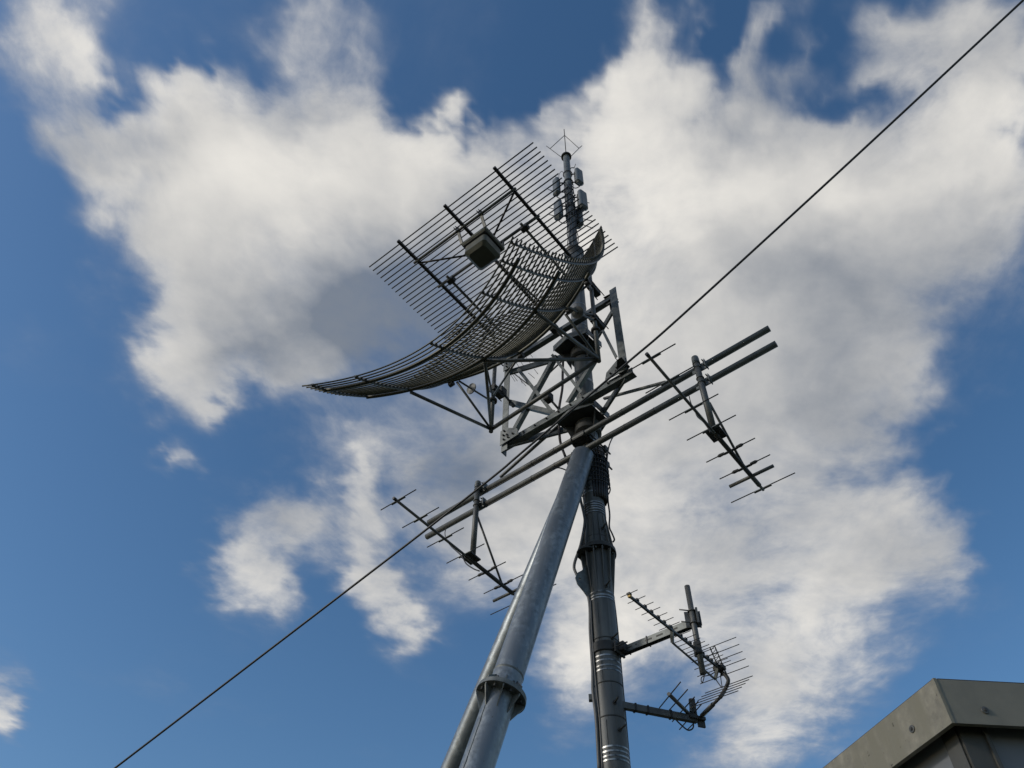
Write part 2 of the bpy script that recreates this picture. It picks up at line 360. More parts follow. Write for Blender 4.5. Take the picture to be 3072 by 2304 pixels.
for i in range(12):
    b = MB(); t = 2 * math.pi * (i + .3) / 12; u = Vector((math.cos(t), math.sin(t), 0)); q = Z.cross(u)
    b.plate([M + u * (R2 - .01) + Z * (zf + .034), M + u * .235 + Z * (zf + .034), M + u * .225 + Z * (zf + .08), M + u * (R2 - .01) + Z * (zf + .72)], q, .012)
    b.plate([M + u * (R1 - .01) + Z * (zf - .03), M + u * .24 + Z * (zf - .03), M + u * .235 + Z * (zf - .08), M + u * (R1 - .01) + Z * (zf - .80)], q, .012)
    b.build('gusset_plate', PAINT, mast)
MB().lathe(M, Z, [(zf + .036, R2 + .03), (zf + .2, R2 + .02), (zf + .5, R2 + .003)], 40).build('tapered_collar', PAINT, mast)
b = MB()
for i in range(14):
    t = 2 * math.pi * i / 14; MB().bolt(M + Vector((math.cos(t), math.sin(t), 0)) * .21 + Z * (zf + .002), Z, .013, .12).build('flange_bolt', GALV2, mast)
# lifting lug with a hole on the left of the joint
lu = (-E * .8 - N * .5).normalized(); lq = Z.cross(lu)
c = M + lu * .285 + Z * (zf - .52)
b = MB(); hr = .017; out_ = []
shape = [(-.13, .34), (-.06, .30), (-.03, .16), (.05, .09), (.085, .0), (.06, -.09), (-.02, -.17), (-.13, -.33)]
k = len(b.v); 
outer = [c + lu * x + Z * z for x, z in shape]
hc = (.02, 0.0); NH = 28; pin = []; pout = []
for i in range(NH):
    a = 2 * math.pi * i / NH; dx, dz = math.cos(a), math.sin(a); best = None
    for (x0, z0), (x1, z1) in zip(shape, shape[1:] + shape[:1]):
        ex, ez = x1 - x0, z1 - z0; den_ = dx * ez - dz * ex
        if abs(den_) < 1e-9: continue
        t_ = ((x0 - hc[0]) * ez - (z0 - hc[1]) * ex) / den_; w_ = ((x0 - hc[0]) * dz - (z0 - hc[1]) * dx) / den_
        if t_ > 0 and -.001 <= w_ <= 1.001 and (best is None or t_ < best): best = t_
    best = best or .1; pin.append((hc[0] + dx * hr, hc[1] + dz * hr)); pout.append((hc[0] + dx * best, hc[1] + dz * best))
for o in (-.007, .007):
    for pp in (pin, pout):
        for x, z in pp: b.v.append(c + lu * x + Z * z + lq * o)
for i in range(NH):
    j = (i + 1) % NH
    for q4 in ((i, j, NH + j, NH + i), (2 * NH + i, 3 * NH + i, 3 * NH + j, 2 * NH + j), (i, 2 * NH + i, 2 * NH + j, j), (NH + i, NH + j, 3 * NH + j, 3 * NH + i)): b.f.append(q4); b.sm.append(False)
b.build('lifting_lug', GALV2, mast)
MB().lathe(M + lu * .16 + Z * (zf - .06), Z, [(0, .15), (.02, .15)], 28).build('side_plate', DARK, mast)
# bright banding straps
bands = []
for y in (2262, 2276, 2290, 2302): bands.append((y, R1))
for y in (1989, 2003, 2019, 2031): bands.append((y, R1))
for y in (1797, 1808, 1816): bands.append((y, R1))
for y in (1527, 1534, 1541, 1548, 1556): bands.append((y, R2 + .005))
for y in (1478, 1486, 1494, 1447, 1450, 1437, 1340, 1325, 1331, 1158, 1155, 928, 990): bands.append((y, R2))
for y, r in bands:
    z = mh(y) ; bb = MB().lathe(M, Z, [(z, r + .001), (z + .001, r + .004), (z + .019, r + .004), (z + .02, r + .001)], 40)
    o = bb.build('strap_band', SHINY, mast)
# joints between plate rings
for y in (1935, 2068, 2170, 1628):
    z = mh(y); MB().lathe(M, Z, [(z, R1 + .001), (z + .004, R1 + .006), (z + .014, R1 + .006), (z + .018, R1 + .001)], 40).build('weld_seam', DARK, mast)
# rusty vertical crack lines
for y0, y1, off in ((1830, 1895, -.05), (1930, 1985, -.06), (2000, 2060, -.055), (2180, 2262, -.05), (2262, 2304, -.045)):
    zb, zt = mh(y1), mh(y0); t0 = math.asin(off / R1); pts = []
    for i in range(15):
        tt = t0 + random.uniform(-.012, .012); pts.append(M + (E * math.sin(tt) - N * math.cos(tt)) * (R1 + .001) + Z * (zb + (zt - zb) * i / 14))
    MB().path(pts, .003, 5, rr=[.0022 + .0022 * random.random() for _ in pts]).build('seam_crack', DARK, mast)
# step pegs
for y, side in ((1935, .6), (2130, .35), (2210, .55), (1610, .5), (1780, .45), (1050, .6), (1090, .5)):
    z = mh(y); t = side; u = (E * math.sin(t) - N * math.cos(t)); rr = R1 if y > 1650 else (.19 if y > 1580 else R2)
    b = MB().tube(M + u * (rr - .01) + Z * z, M + u * (rr + .13) + Z * (z + .0), .011, 8); b.lathe(M + u * rr + Z * z, u, [(0, .026), (.01, .026)], 8)
    b.build('step_peg', DARK, mast)
# small lamp-like fitting on the cable side
p = on_v(1774, 2094, M, E); MB().box(p, E * .03, N * .03, Z * .035).build('cable_bracket', GALV2, mast)
# collar between the middle and upper tube
MB().lathe(M, Z, [(z2 - .16, R2 + .0), (z2 - .02, .2), (z2, .215), (z2 + .03, .215)], 36).build('transition_collar', DARK, mast)
# top cap
MB().lathe(M, Z, [(z3 - .05, R3), (z3 - .04, .135), (z3 + .01, .135)], 30).build('top_cap', DARK, mast)

# dark cable loom wrapped around the mast under the cross arms
b = MB()
for i in range(9):
    z = mh(1470) + (mh(1368) - mh(1470)) * i / 8
    b.hoop(M + E * .03 + Z * z, Z, R2 + .075, .010, 30)
for i in range(16):
    t = math.radians(-50 + i * 12); u = E * math.cos(t - .6) + N * math.sin(t - .6) * .8
    pts = [M + u * (R2 + .03) + Z * mh(1350), M + u * (R2 + .075 + .03 * random.random()) + Z * mh(1400), M + u * (R2 + .08) + Z * mh(1440), M + u * (R2 + .03) + Z * mh(1510)]
    b.path(smooth(pts, 4), .017, 7)
b.build('cable_loom', CABLE, mast)

# ---------------------------------------------------------------- lightning finial
fin = thing('lightning_rod', 'thin wire lightning rod crown with a spike on the very tip of the mast', 'lightning rod', M + Z * z3)
MB().tube(M + Z * z3, M + Z * mh(388), .011, 6).build('spike', BAR, fin)
zt = mh(406); arms = [-E, E, (E * .35 + N * .94), (-E * .35 - N * .94)]
for u in arms[:4]:
    if abs(u.dot(N)) > .9: continue
    k = on_v(1650, 446, M, E) if u.dot(E) < 0 else on_v(1737, 445, M, E)
    e = on_v(1639, 438, M, E) if u.dot(E) < 0 else on_v(1746, 437, M, E)
    o = MB().tube(M + u * .12 + Z * (z3 - .02), k, .009, 6); o.path([k, e], .009, 6); o.path([k, M + Z * zt], .009, 6)
    o.build('side_wire', BAR, fin)
k2 = M + N * .5 + Z * (z3 + .55)
for s_ in (1, -1):
    kk = M + N * (.5 * s_) + Z * (z3 + .62)
    o = MB().path([M + N * (.12 * s_) + Z * (z3 - .02), kk], .009, 6); o.path([kk, M + Z * zt], .009, 6); o.build('side_wire', BAR, fin)

# ---------------------------------------------------------------- panel antennas near the mast top
def panel(px, py, w_, h_, d_, off, face, label, yaw=0.0):
    c = on_v(px, py, M + N * off, E)
    t = thing('panel_antenna', label, 'panel antenna', c - Z * h_ / 2, 'panel antennas clustered round the mast top')
    f = (E * math.sin(yaw) * face + (-N) * math.cos(yaw)); sx = Z.cross(f)
    MB().bbox(c, sx * (w_ / 2), f * (d_ / 2), Z * (h_ / 2), .055).build('radome', PLAST, t)
    MB().bbox(c - f * (d_ * .62), sx * (w_ * .36), f * (d_ * .18), Z * (h_ * .42), .01).build('back_plate', DARK, t)
    for dz in (-.3, .3):
        q = c + Z * (h_ * dz); m_ = Vector((M.x, M.y, q.z))
        b = MB().tube(q - f * .04, m_, .018, 8); b.hoop(m_, Z, R3 + .012, .013, 20); b.build('mount_arm', DARK, t)
    pts = [c - Z * (h_ / 2), c - Z * (h_ / 2 + .12) - f * .03, (c + Vector((M.x, M.y, c.z))) / 2 - Z * (h_ / 2 + .2), Vector((M.x, M.y, c.z - h_ / 2 - .1)) - N * (R3 + .01)]
    MB().path(smooth(pts, 5), .011, 6).build('feeder_lead', CABLE, t)
    return t
panel(1737, 530, .225, .78, .12, -.02, 1, 'pale grey panel antenna at the right of the mast tip, uppermost of the right pair', .75)
panel(1748, 600, .24, .84, .13, -.05, 1, 'pale grey panel antenna right of the mast, directly below the uppermost right one', .75)
panel(1668, 560, .20, .84, .11, -.05, -1, 'grey panel antenna left of the mast tip, uppermost on the left side', .8)
panel(1674, 629, .22, .84, .12, -.08, -1, 'grey panel antenna left of the mast, lower of the left pair', .7)
panel(1738, 655, .2, .8, .12, .15, 1, 'darkest and lowest panel antenna at the mast, half hidden behind it on the right', 2.3)
b = MB()
for i in range(5):
    t = -1.1 + i * .55; u = E * math.sin(t) - N * math.cos(t); pts = []
    for j in range(14):
        y = 560 + j * 16; z = mh(y); pts.append(M + u * (R3 + .012 + .02 * random.random()) + Z * z + E * random.uniform(-.012, .012))
    b.path(smooth(pts, 3), .010, 6)
o = b.build('mast_feeders', CABLE, mast)
for i in range(12):
    pass
b = MB()
for (x0, y0, x1, y1) in ((1744, 655, 1780, 664), (1743, 672, 1779, 685), (1645, 622, 1668, 629), (1646, 643, 1664, 648), (1644, 568, 1658, 573), (1763, 608, 1768, 609)):
    b.tube(on_v(x0, y0, M + N * .1, E), on_v(x1, y1, M + N * .1, E), .010, 6)
b.path(smooth([on_v(1723, 503, M, E), on_v(1712, 505, M, E), on_v(1707, 520, M, E)], 5), .012, 6)
b.path(smooth([on_v(1678, 548, M, E), on_v(1677, 525, M, E), on_v(1685, 514, M, E), on_v(1692, 520, M, E)], 5), .007, 5)
b.tube(on_v(1727, 492, M, E), on_v(1722, 505, M, E), .008, 5)
b.build('clamp_bars', DARK, mast)

# ---------------------------------------------------------------- inclined support legs
def leg(px_top, z_t, noff, px, py, depth, rad, label, flange_y=None):
    top = Vector((0, 0, 0)); top = on_v(px_top[0], px_top[1], M + N * noff, E)
    r = ray(px, py); rc = R.transposed() @ r; bot = CAM + r * (depth / -rc.z)
    d = (bot - top).normalized(); foot = top + d * (top.z / -d.z)
    t = thing('mast_strut', label, 'mast strut', foot, 'inclined tubular legs bracing the mast')
    ax = (top - foot).normalized(); Ltot = (top - foot).length
    def at_y(y):
        lo, hi = 0, Ltot
        for _ in range(40):
            m = (lo + hi) / 2
            if proj(foot + ax * m)[1] > y: lo = m
            else: hi = m
        return lo
    if flange_y:
        h = at_y(flange_y)
        MB().lathe(foot, ax, [(0, rad * .98), (h - .02, rad * .98)], 48).build('lower_tube', GALV, t)
        MB().lathe(foot, ax, [(h + .02, rad), (Ltot, rad)], 48).build('upper_tube', GALV, t)
        b = MB().lathe(foot, ax, [(h - .028, rad + .105), (h - .001, rad + .105)], 48); b.lathe(foot, ax, [(h + .002, rad + .1), (h + .028, rad + .1)], 48)
        b.build('joint_flange', GALV2, t)
        u0 = ax.orthogonal().normalized(); v0 = ax.cross(u0)
        for s_, nm in ((-1, 'gusset'), (1, 'gusset')):
            for i in range(8):
                a = 2 * math.pi * (i + .15) / 8; u = u0 * math.cos(a) + v0 * math.sin(a); q = ax.cross(u)
                hl = .26 if s_ < 0 else .16
                MB().plate([foot + ax * (h + s_ * .03) + u * (rad - .01), foot + ax * (h + s_ * .03) + u * (rad + .095), foot + ax * (h + s_ * .06) + u * (rad + .095), foot + ax * (h + s_ * hl) + u * (rad - .01)], q, .012).build(nm, GALV2, t)
        b = MB()
        for i in range(8):
            a = 2 * math.pi * (i + .65) / 8; MB().bolt(foot + ax * h + (u0 * math.cos(a) + v0 * math.sin(a)) * (rad + .06), ax, .016, .13).build('flange_bolt', DARK, t)
        hb = at_y(flange_y - 60); MB().lathe(foot, ax, [(hb - .01, rad), (hb, rad + .005), (hb + .012, rad + .005), (hb + .02, rad)], 40).build('weld_seam', GALV2, t)
        # wavy weld bead / drip line along the lower tube
        side = (-E * .45 - N * .9); side = (side - ax * side.dot(ax)).normalized(); q = ax.cross(side); pts = []
        for i in range(60):
            hh = h - .22 - i * .055
            if hh < 0: break
            a = .25 * math.sin(i * .13) * .25 + random.uniform(-.014, .014) - .12; pts.append(foot + ax * hh + (side * math.cos(a) + q * math.sin(a)) * (rad * .98 + .001))
        MB().path(pts, .006, 6, rr=[.004 + .004 * random.random() for _ in pts]).build('weld_bead', GALV2, t)
    else:
        MB().lathe(foot, ax, [(0, rad), (Ltot, rad)], 48).build('tube', GALV, t)
    # closing end plate and connecting fin slotted into the tube's top
    u = (E - ax * E.dot(ax)).normalized()
    MB().lathe(top, ax, [(0.002, rad - .004), (.012, rad - .03)], 40).build('end_cap', GALV, t)
    m_ = Vector((M.x, M.y, top.z + .25)); MB().beam(top - ax * .1, m_, .03, .22).build('fin_plate', DARK, t)
    MB().lathe(foot - Z * .0, Z, [(0, rad * 1.9), (.04, rad * 1.9)], 32).build('base_plate', GALV2, t)
    return t
leg((1749, 1366), 0, -.2, 1431, 2304, 7.75, .168, 'thick shiny galvanised leg leaning against the mast, in front, with a bolted flange joint', 2088)
leg((1717, 1462), 0, .12, 1361, 2304, 10.8, .166, 'galvanised leg showing only its left side behind the flanged front leg')

# ---------------------------------------------------------------- feeder cables
def cab(pts, r, label, material=GCABLE, plane=None, D=None, group=None, name='feeder_cable'):
    q = [on_v(x, y, plane if plane is not None else M - N * .2, D or E) for x, y in pts]
    o = MB().path(smooth(q, 6), r, 8).build(name, material); return tag(o, label, 'cable', group)
cab([(1738, 1470), (1742, 1500), (1752, 1543), (1754, 1572), (1742, 1635), (1723, 1693), (1730, 1724), (1766, 1794), (1771, 1900), (1778, 2007), (1779, 2074), (1789, 2160), (1798, 2320)], .02,
    'thick grey feeder cable bowing out left of the mast joint', GCABLE, M - N * .1)
cab([(1772, 1800), (1776, 1900), (1784, 2007), (1790, 2074), (1799, 2160), (1808, 2320)], .009, 'thin grey cable strapped down the left edge of the mast', GCABLE, M - N * .12)
cab([(1822, 1440), (1824, 1500), (1829, 1543), (1828, 1580), (1836, 1600), (1843, 1618), (1839, 1626)], .012, 'short black cable tail looping at the right of the mast above the joint', CABLE, M)
cab([(1840, 1780), (1849, 1850), (1860, 1960), (1869, 2060), (1878, 2160), (1892, 2320)], .008, 'thin dark cable running down the right edge of the mast', CABLE, M)
cab([(1690, 1062), (1688, 1120), (1687, 1165), (1677, 1230), (1678, 1290), (1683, 1334), (1708, 1399), (1716, 1425)], .022, 'brown feeder cable hanging loosely from the mast bracket past the cross arms', mat('brown_cable_jacket', (.07, .055, .05), .5), M + N * .12)
cab([(1850, 1301), (1838, 1313), (1828, 1335), (1823, 1362), (1820, 1390), (1815, 1430)], .010, 'thin cable curving down from the right half of the lower cross arm', CABLE, M - N * .1)
cab([(1655, 1408), (1667, 1403), (1680, 1404), (1695, 1409), (1708, 1416)], .010, 'short thin cable curving from the lower cross arm into the leg top', CABLE, M - N * .1)

# ---------------------------------------------------------------- mounting frame (square lattice on the mast)
bF = -.42; zl = mh(1265); zu = 13.58; aL, aR = 1.40, -1.0
fr = thing('support_lattice', 'square bolted angle-steel lattice frame fixed in front of the mast behind the dish', 'lattice frame', P(.2, bF, zl))
w_ = .13
MB().angle(P(aL + .06, bF, zl - .02), P(aR - .15, bF, zl - .02), .12, .012, Z, B).build('bottom_chord', GALV2, fr)
MB().angle(P(aL, bF + .01, zu - .06), P(aR - .04, bF + .01, zu - .06), .10, .012, Z, B).build('top_chord', GALV2, fr)
MB().angle(P(aL + .04, bF - .02, zl - .16), P(aL + .04, bF - .02, zu + .1), .13, .012, -A, B).build('side_post', GALV2, fr)
MB().angle(P(aR + .05, bF - .02, zl + .08), P(aR + .05, bF - .02, zu + .16), .135, .014, -A, B).build('side_post', GALV2, fr)
def fp(x, y, o=.03): return on_v(x, y, P(0, bF + o, 0), A)
for (x0, y0, x1, y1, ww) in ((1538, 1300, 1668, 1064, .085), (1705, 1207, 1790, 1070, .075), (1550, 1110, 1655, 1243, .06), (1520, 1209, 1657, 1243, .085), (1652, 1066, 1740, 1180, .05), (1800, 985, 1845, 1075, .05)):
    MB().angle(fp(x0, y0), fp(x1, y1), ww, .008, Z, B).build('diagonal_brace', GALV2, fr)
for x, y, o in ((1645, 1192, -.10), (1662, 985, -.06), (1506, 1176, -.26)):
    c = fp(x, y, o); t2 = c + B * .12 - Z * .28 - A * .12
    b = MB().bbox(c, A * .06, B * .07, Z * .09, .015); b.tube(c, t2, .02, 8); b.lathe(t2, (t2 - c), [(0, .035), (.08, .035)], 10); b.bolt(c + Z * .1, Z, .03, .06)
    b.build('jacking_clamp', DARK, fr)
# corner gusset plates with bolts
for (a_, z_, sa, sz) in ((aL - .02, zl + .02, -1, 1), (aR - .02, zl + .10, 1, 1), (aL - .02, zu - .04, -1, -1)):
    MB().plate([P(a_ - sa * .06, bF - .05, z_ - sz * .05), P(a_ + sa * .34, bF - .05, z_ - sz * .03), P(a_ + sa * .30, bF - .05, z_ + sz * .14), P(a_ + sa * .08, bF - .05, z_ + sz * .3), P(a_ - sa * .06, bF - .05, z_ + sz * .3)], B, .012).build('corner_plate', GALV2, fr)
    b = MB()
    for q in ((.03, .03), (.12, .03), (.22, .05), (.02, .14), (.03, .24), (.10, .10)):
        MB().bolt(P(a_ + sa * q[0], bF - .065, z_ + sz * q[1]), B, .016, .05).build('plate_bolt', DARK, fr)
# flat splayed fin at the top and bottom right post ends
MB().plate([on_z(x, y, zu + .06) for x, y in ((1810, 892), (1838, 878), (1857, 906), (1833, 942), (1828, 915))], Z, .012).build('end_plate', DARK, fr)
MB().plate([on_z(x, y, zl + .12) for x, y in ((1851, 1080), (1864, 1071), (1890, 1100), (1866, 1132), (1850, 1115))], Z, .012).build('end_plate', DARK, fr)
MB().plate([P(aR + .18, bF + .05, zu + .05), P(aR + .18, bF + .05, zu - .12), P(aR + .02, bF + .05, zu - .14), P(aR + .0, bF + .05, zu + .18), P(aR + .08, bF + .05, zu + .17)], B, .014).build('corner_plate', GALV2, fr)
# beams from frame corners back to the mast plates, horizontal
for z_, sgn in ((zl, 0), (zu - .35, 1)):
    MB().beam(P(aL - .05, bF + .03, z_), P(.20, -.02, z_ + .0), .035, .14).build('tie_beam', GALV2, fr)
    MB().beam(P(aR, bF + .03, z_), P(-.20, .05, z_), .035, .13).build('tie_beam', GALV2, fr)
    MB().plate([P(.36, -.33, z_ - .09), P(.05, -.40, z_ - .09), P(-.30, -.30, z_ - .09), P(-.33, .12, z_ - .09), P(.0, .30, z_ - .09), P(.26, .16, z_ - .09)], Z, .02).build('saddle_plate', DARK, fr)
    b = MB()
    b.beam(P(.38, -.34, z_ - .02), P(.05, -.41, z_ - .02), .014, .15); b.beam(P(-.33, -.30, z_ - .02), P(-.35, .12, z_ - .02), .014, .15); b.beam(P(.04, -.41, z_ - .02), P(-.33, -.31, z_ - .02), .014, .15)
    b.build('saddle_flange', GALV2, fr)
    MB().lathe(M + Z * (z_ - .34), Z, [(0, R2 + .02), (.03, R2 + .06), (.22, R2 + .06), (.24, R2 + .01)], 32).build('mast_collar', DARK, fr)
    for sg in (1, -1):
        MB().plate([P(sg * .17, -.1, z_ - .1), P(sg * .30, -.22, z_ - .1), P(sg * .17, -.1, z_ - .55)], B * .5 + A * .5 * sg, .014).build('web_plate', DARK, fr)
b = MB()
for q in range(9):
    MB().bolt(P(aL - .42 - q * .24, bF - .005, zl + .04), B, .015, .05).build('chord_bolt', DARK, fr)

# ---------------------------------------------------------------- the dish: curved rod reflector
DP = [0.2045, -0.8842, -0.5354, -1.4896, -0.4153, -5.7477, 2.0665, 1.6834, 0.9015, -0.7261, 0.1837, -0.0442, 0.0579, -0.3684, 0.0173]
def SF(s, t, back=0.0):
    a0, b0, b1, b2, b3, z1, z2_, W0, W1, W2, c0, c1, a1, z3_, c2 = DP
    q = 1 - t; W = W0 + W1 * q + W2 * q * q; a = s * W; w = a * a * (c0 + c1 * q + c2 * q * q)
    return P(a0 + a1 * q + a, b0 + b1 * q + b2 * q * q + b3 * q**3 - w + back, 14.1 + z1 * q + z2_ * q * q + z3_ * q**3)
dish = thing('grid_dish_antenna', 'large curved dish reflector made of parallel rods, opening towards the upper left', 'dish antenna', P(.1, -.9, 11.2))
# rods evenly spaced along the profile
prof = [SF(0, i / 200) for i in range(201)]; cum = [0]
for i in range(200): cum.append(cum[-1] + (prof[i + 1] - prof[i]).length)
NR = 56; RT = []
for k in range(NR):
    target = cum[-1] * k / (NR - 1); i = max(j for j in range(201) if cum[j] <= target + 1e-9); t = min(1, (i + (0 if i >= 200 else (target - cum[i]) / (cum[i + 1] - cum[i]))) / 200); RT.append(t)
    MB().path([SF(-1 + 2 * j / 28, t) for j in range(29)], .0115, 7).build('reflector_rod', ROD, dish)
for s in (.93, .62, -.02, -.58, -.84, -.97):
    pts = [SF(s, j / 40, 0) + (B * .028 - Z * .012) for j in range(41)]
    if s in (.955, -.965): pts = pts[0:]
    rb = MB().path(pts, .014, 8)
    for t in RT:
        c = SF(s, t); tn = (SF(min(1, s + .01), t) - SF(max(-1, s - .01), t)).normalized(); rb.box(c + B * .010, tn * .020, B * .022, Z * .014)
    rb.build('cross_rib', PIPE, dish)
for t in (.04, .235, .50):
    MB().path([SF(-.90 + 1.83 * j / 30, t) + B * .036 - Z * .02 for j in range(31)], .026, 12).build('frame_tube', ROD, dish)
for s, t in ((-.02, .5), (-.58, .5), (-.84, .5), (.62, .5)):
    c = SF(s, t) + B * .09 - Z * .04; MB().lathe(c - A * .04, A, [(0, .045), (.08, .045)], 14).build('clamp_sleeve', DARK, dish)
N1 = P(1.27, -.9, 11.17); N2 = P(-.855, -.9, 11.33)
MB().tube(N1, N2, .035, 14).build('truss_tube', PIPE, dish)
T1 = Vector((N1.x, N1.y, 13.2)); T2 = Vector((N2.x, N2.y, 14.0))
MB().tube(N1 - Z * .06, T1, .036, 14).build('upright_tube', PIPE, dish)
MB().tube(N2 - Z * .06, T2, .036, 14).build('upright_tube', PIPE, dish)
for nn, z_ in ((N1, 11.85), (N2, 12.05)):
    q = Vector((nn.x, nn.y, z_)); MB().lathe(q, Z, [(0, .05), (.01, .075), (.05, .075), (.06, .05)], 20).build('stop_collar', DARK, dish)
    for dz in (.35, 1.35):
        q2 = q + Z * dz; b = MB().box(q2 + B * .12, A * .05, B * .1, Z * .06); b.box(q2, A * .06, B * .05, Z * .07)
        for j in (-1, 1): b.tube(q2 + A * (.07 * j) - B * .06, q2 + A * (.07 * j) + B * .3, .009, 6)
        b.build('post_clamp', DARK, dish)
def sp(s, t): return SF(s, t) + B * .07 - Z * .035
def up1(z): return Vector((N1.x, N1.y, z))
def up2(z): return Vector((N2.x, N2.y, z))
for a_, b_, r_ in ((N1, sp(.62, .235), .026), (N1, sp(.57, .5), .02), (N1, sp(-.02, .235), .024), (N2, sp(-.02, .235), .028), (N2, sp(-.58, .235), .026), (N2, sp(-.54, .5), .022),
                   (up1(12.0), sp(-.02, .5), .018), (up1(11.95), sp(.30, .5), .016), (up2(12.5), sp(-.60, .5), .02), (up2(13.3), sp(-.84, .5), .02), (up1(13.2), sp(.6, .95), .02), (up2(13.9), sp(-.5, .97), .02), (T1, up2(13.5), .022)):
    MB().tube(a_, b_, r_, 10).build('strut_tube', PIPE, dish)
for s, t, e in ((.55, .5, up1(11.85)), (-.62, .46, up2(12.35))):
    p_ = sp(s, t); dd = (e - p_).normalized(); q = p_.lerp(e, .33)
    b = MB().lathe(q, dd, [(0, .03), (.012, .098), (.03, .098), (.045, .03)], 20); b.tube(p_, e, .016, 8)
    b.build('adjuster_disc', PIPE, dish)

# ---------------------------------------------------------------- flat horizontal screen above the dish
ZG = 14.12
scr = thing('grid_screen', 'flat slanting-looking screen of straight parallel dark bars above the dish', 'antenna screen', P(.4, -2.1, ZG))
for k in range(26):
    b_ = -3.31 + (3.31 - .88) * k / 25
    MB().tube(P(2.29, b_, ZG), P(-1.47, b_, ZG), .0115, 6).build('screen_bar', BAR, scr)
for a_ in (1.49, .39, -.71):
    MB().beam(P(a_, -3.39, ZG - .035), P(a_, -.75, ZG - .035), .05, .05).build('carrier_beam', BAR, scr)
q1 = on_z(1258, 778, ZG - .09); q2 = on_z(1327, 853, ZG - .09)
b1 = (q1 - M).dot(B); b2 = (q2 - M).dot(B)
for bb in (b1, b2): MB().tube(P(1.55, bb, ZG - .09), P(-.78, bb, ZG - .09), .024, 12).build('cross_tube', PIPE, scr)
MB().tube(P(1.49, b1 + .04, ZG - .1), P(.39, b2 - .02, ZG - .1), .018, 8).build('diagonal_tube', BAR, scr)
MB().tube(P(-.71, b1 + .04, ZG - .1), P(.39, b2 - .02, ZG - .1), .018, 8).build('diagonal_tube', BAR, scr)
MB().tube(P(.39, b2, ZG - .1), P(.1, -.95, 13.6), .02, 8).build('diagonal_tube', BAR, scr)
for a_ in (1.25, -.45):
    MB().tube(P(a_, b2 - .1, ZG - .13), P(a_, -.8, ZG - .16), .026, 10).build('support_tube', PIPE, scr)
    MB().box(P(a_, b2 + .02, ZG - .12), A * .07, B * .05, Z * .05).build('clamp', DARK, scr)

# feed unit
fc = on_z(1447, 768, 13.42)
fb = thing('feed_box', 'olive grey rounded feed box hung below the flat screen by two short arms', 'feed box', fc)
MB().bbox(fc + Z * .12, A * .235, B * .225, Z * .15, .06).build('housing', BOX, fb)
MB().bbox(fc + Z * .33, A * .27, B * .265, Z * .055, .02).build('lid', BOX, fb)
for sa in (-.2, 0, .2):
    MB().bolt(fc - B * .268 + A * sa + Z * .33, B, .008, .012).build('lid_screw', GALV2, fb)
    MB().bolt(fc - A * .273 + B * sa + Z * .33, A, .008, .012).build('lid_screw', GALV2, fb)
MB().box(fc + Z * .267, A * .25, B * .245, Z * .006).build('seal', DARK, fb)
for sa in (.26, -.26):
    a_ = fc + A * sa - B * .26 + Z * .33; e = P((fc - M).dot(A) + sa, b1, ZG - .09)
    b = MB().beam(a_, e, .05, .03); b.box(e, A * .035, B * .03, Z * .04); b.build('hanger_arm', PIPE, fb)
    b = MB()
    for q in (-1, 1): MB().bolt(e - B * .05 + A * (.02 * q), B, .008, .09).build('arm_bolt', DARK, fb)
    MB().tube(fc + A * sa * .9 + B * .24 + Z * .36, P((fc - M).dot(A) + sa * .9, b2, ZG - .1), .018, 8).build('rear_hanger', PIPE, fb)

# ---------------------------------------------------------------- cross arms
def arm_line(p0, p1, bo, r, label, cap=True):
    a_ = on_v(*p0, M + B * bo, A); c_ = on_v(*p1, M + B * bo, A); z_ = (a_.z + c_.z) / 2
    print('arm', a_.z, c_.z, (a_ - M).dot(A), (c_ - M).dot(A))
    t = thing('cross_arm', label, 'cross arm', M + B * bo + Z * z_, 'horizontal cross arms on the mast')
    MB().tube(a_, c_, r, 16).build('pipe', PIPE, t)
    mid = a_.lerp(c_, (a_ - M).dot(A) / ((a_ - M).dot(A) - (c_ - M).dot(A)))
    b = MB().box(mid + B * .10, A * .16, B * .05, Z * .06); b.box(mid + B * .03, A * .1, B * .07, Z * .05)
    for s_ in (-1, 1):
        b.hoop(mid + A * .12 * s_, A, r + .008, .008, 14); b.bolt(mid + A * (.17 * s_) + B * .3, B, .014, .6)
    b.box(mid + B * .46, A * .2, B * .04, Z * .05)
    b.build('mast_clamp', DARK, t)
    b = MB()
    for f in (.2, .35, .42, .62, .7): b = MB().box(a_.lerp(c_, f) + Z * r * 1.0, A * .012, B * .012, Z * .014); b.hoop(a_.lerp(c_, f), A, r + .002, .003, 12); b.build('cable_tie', CABLE, t)
    MB().path([a_.lerp(c_, f) - Z * (r + .006) - B * .0 for f in (.15, .2, .3, .4, .48)], .007, 5).build('arm_cable', CABLE, t)
    return a_, c_, mid
u0, u1, um = arm_line((1286, 1568), (2308, 985), -.27, .048, 'upper of the two long parallel pipes crossing the mast below the frame')
l0, l1, lm = arm_line((1280, 1611), (2329, 1031), -.27, .048, 'lower of the two long parallel pipes crossing the mast, next to the leg top')
# arm braces
def brace(p0, p1, label):
    o = MB().beam(p0, p1, .045, .03).build('arm_brace', PIPE); tag(o, label, 'brace', 'diagonal braces of the cross arms'); return o
bz = mh(1215)
brace(on_v(1500, 1432, M - B * .25, A), on_v(1727, 1231, M - B * .12, A), 'thin brace from the left half of the upper cross arm up to the mounting frame')
brace(on_v(1998, 1146, M - B * .25, A), on_v(1812, 1196, M - B * .05, A), 'thin brace from the right half of the upper cross arm back to the mounting frame')

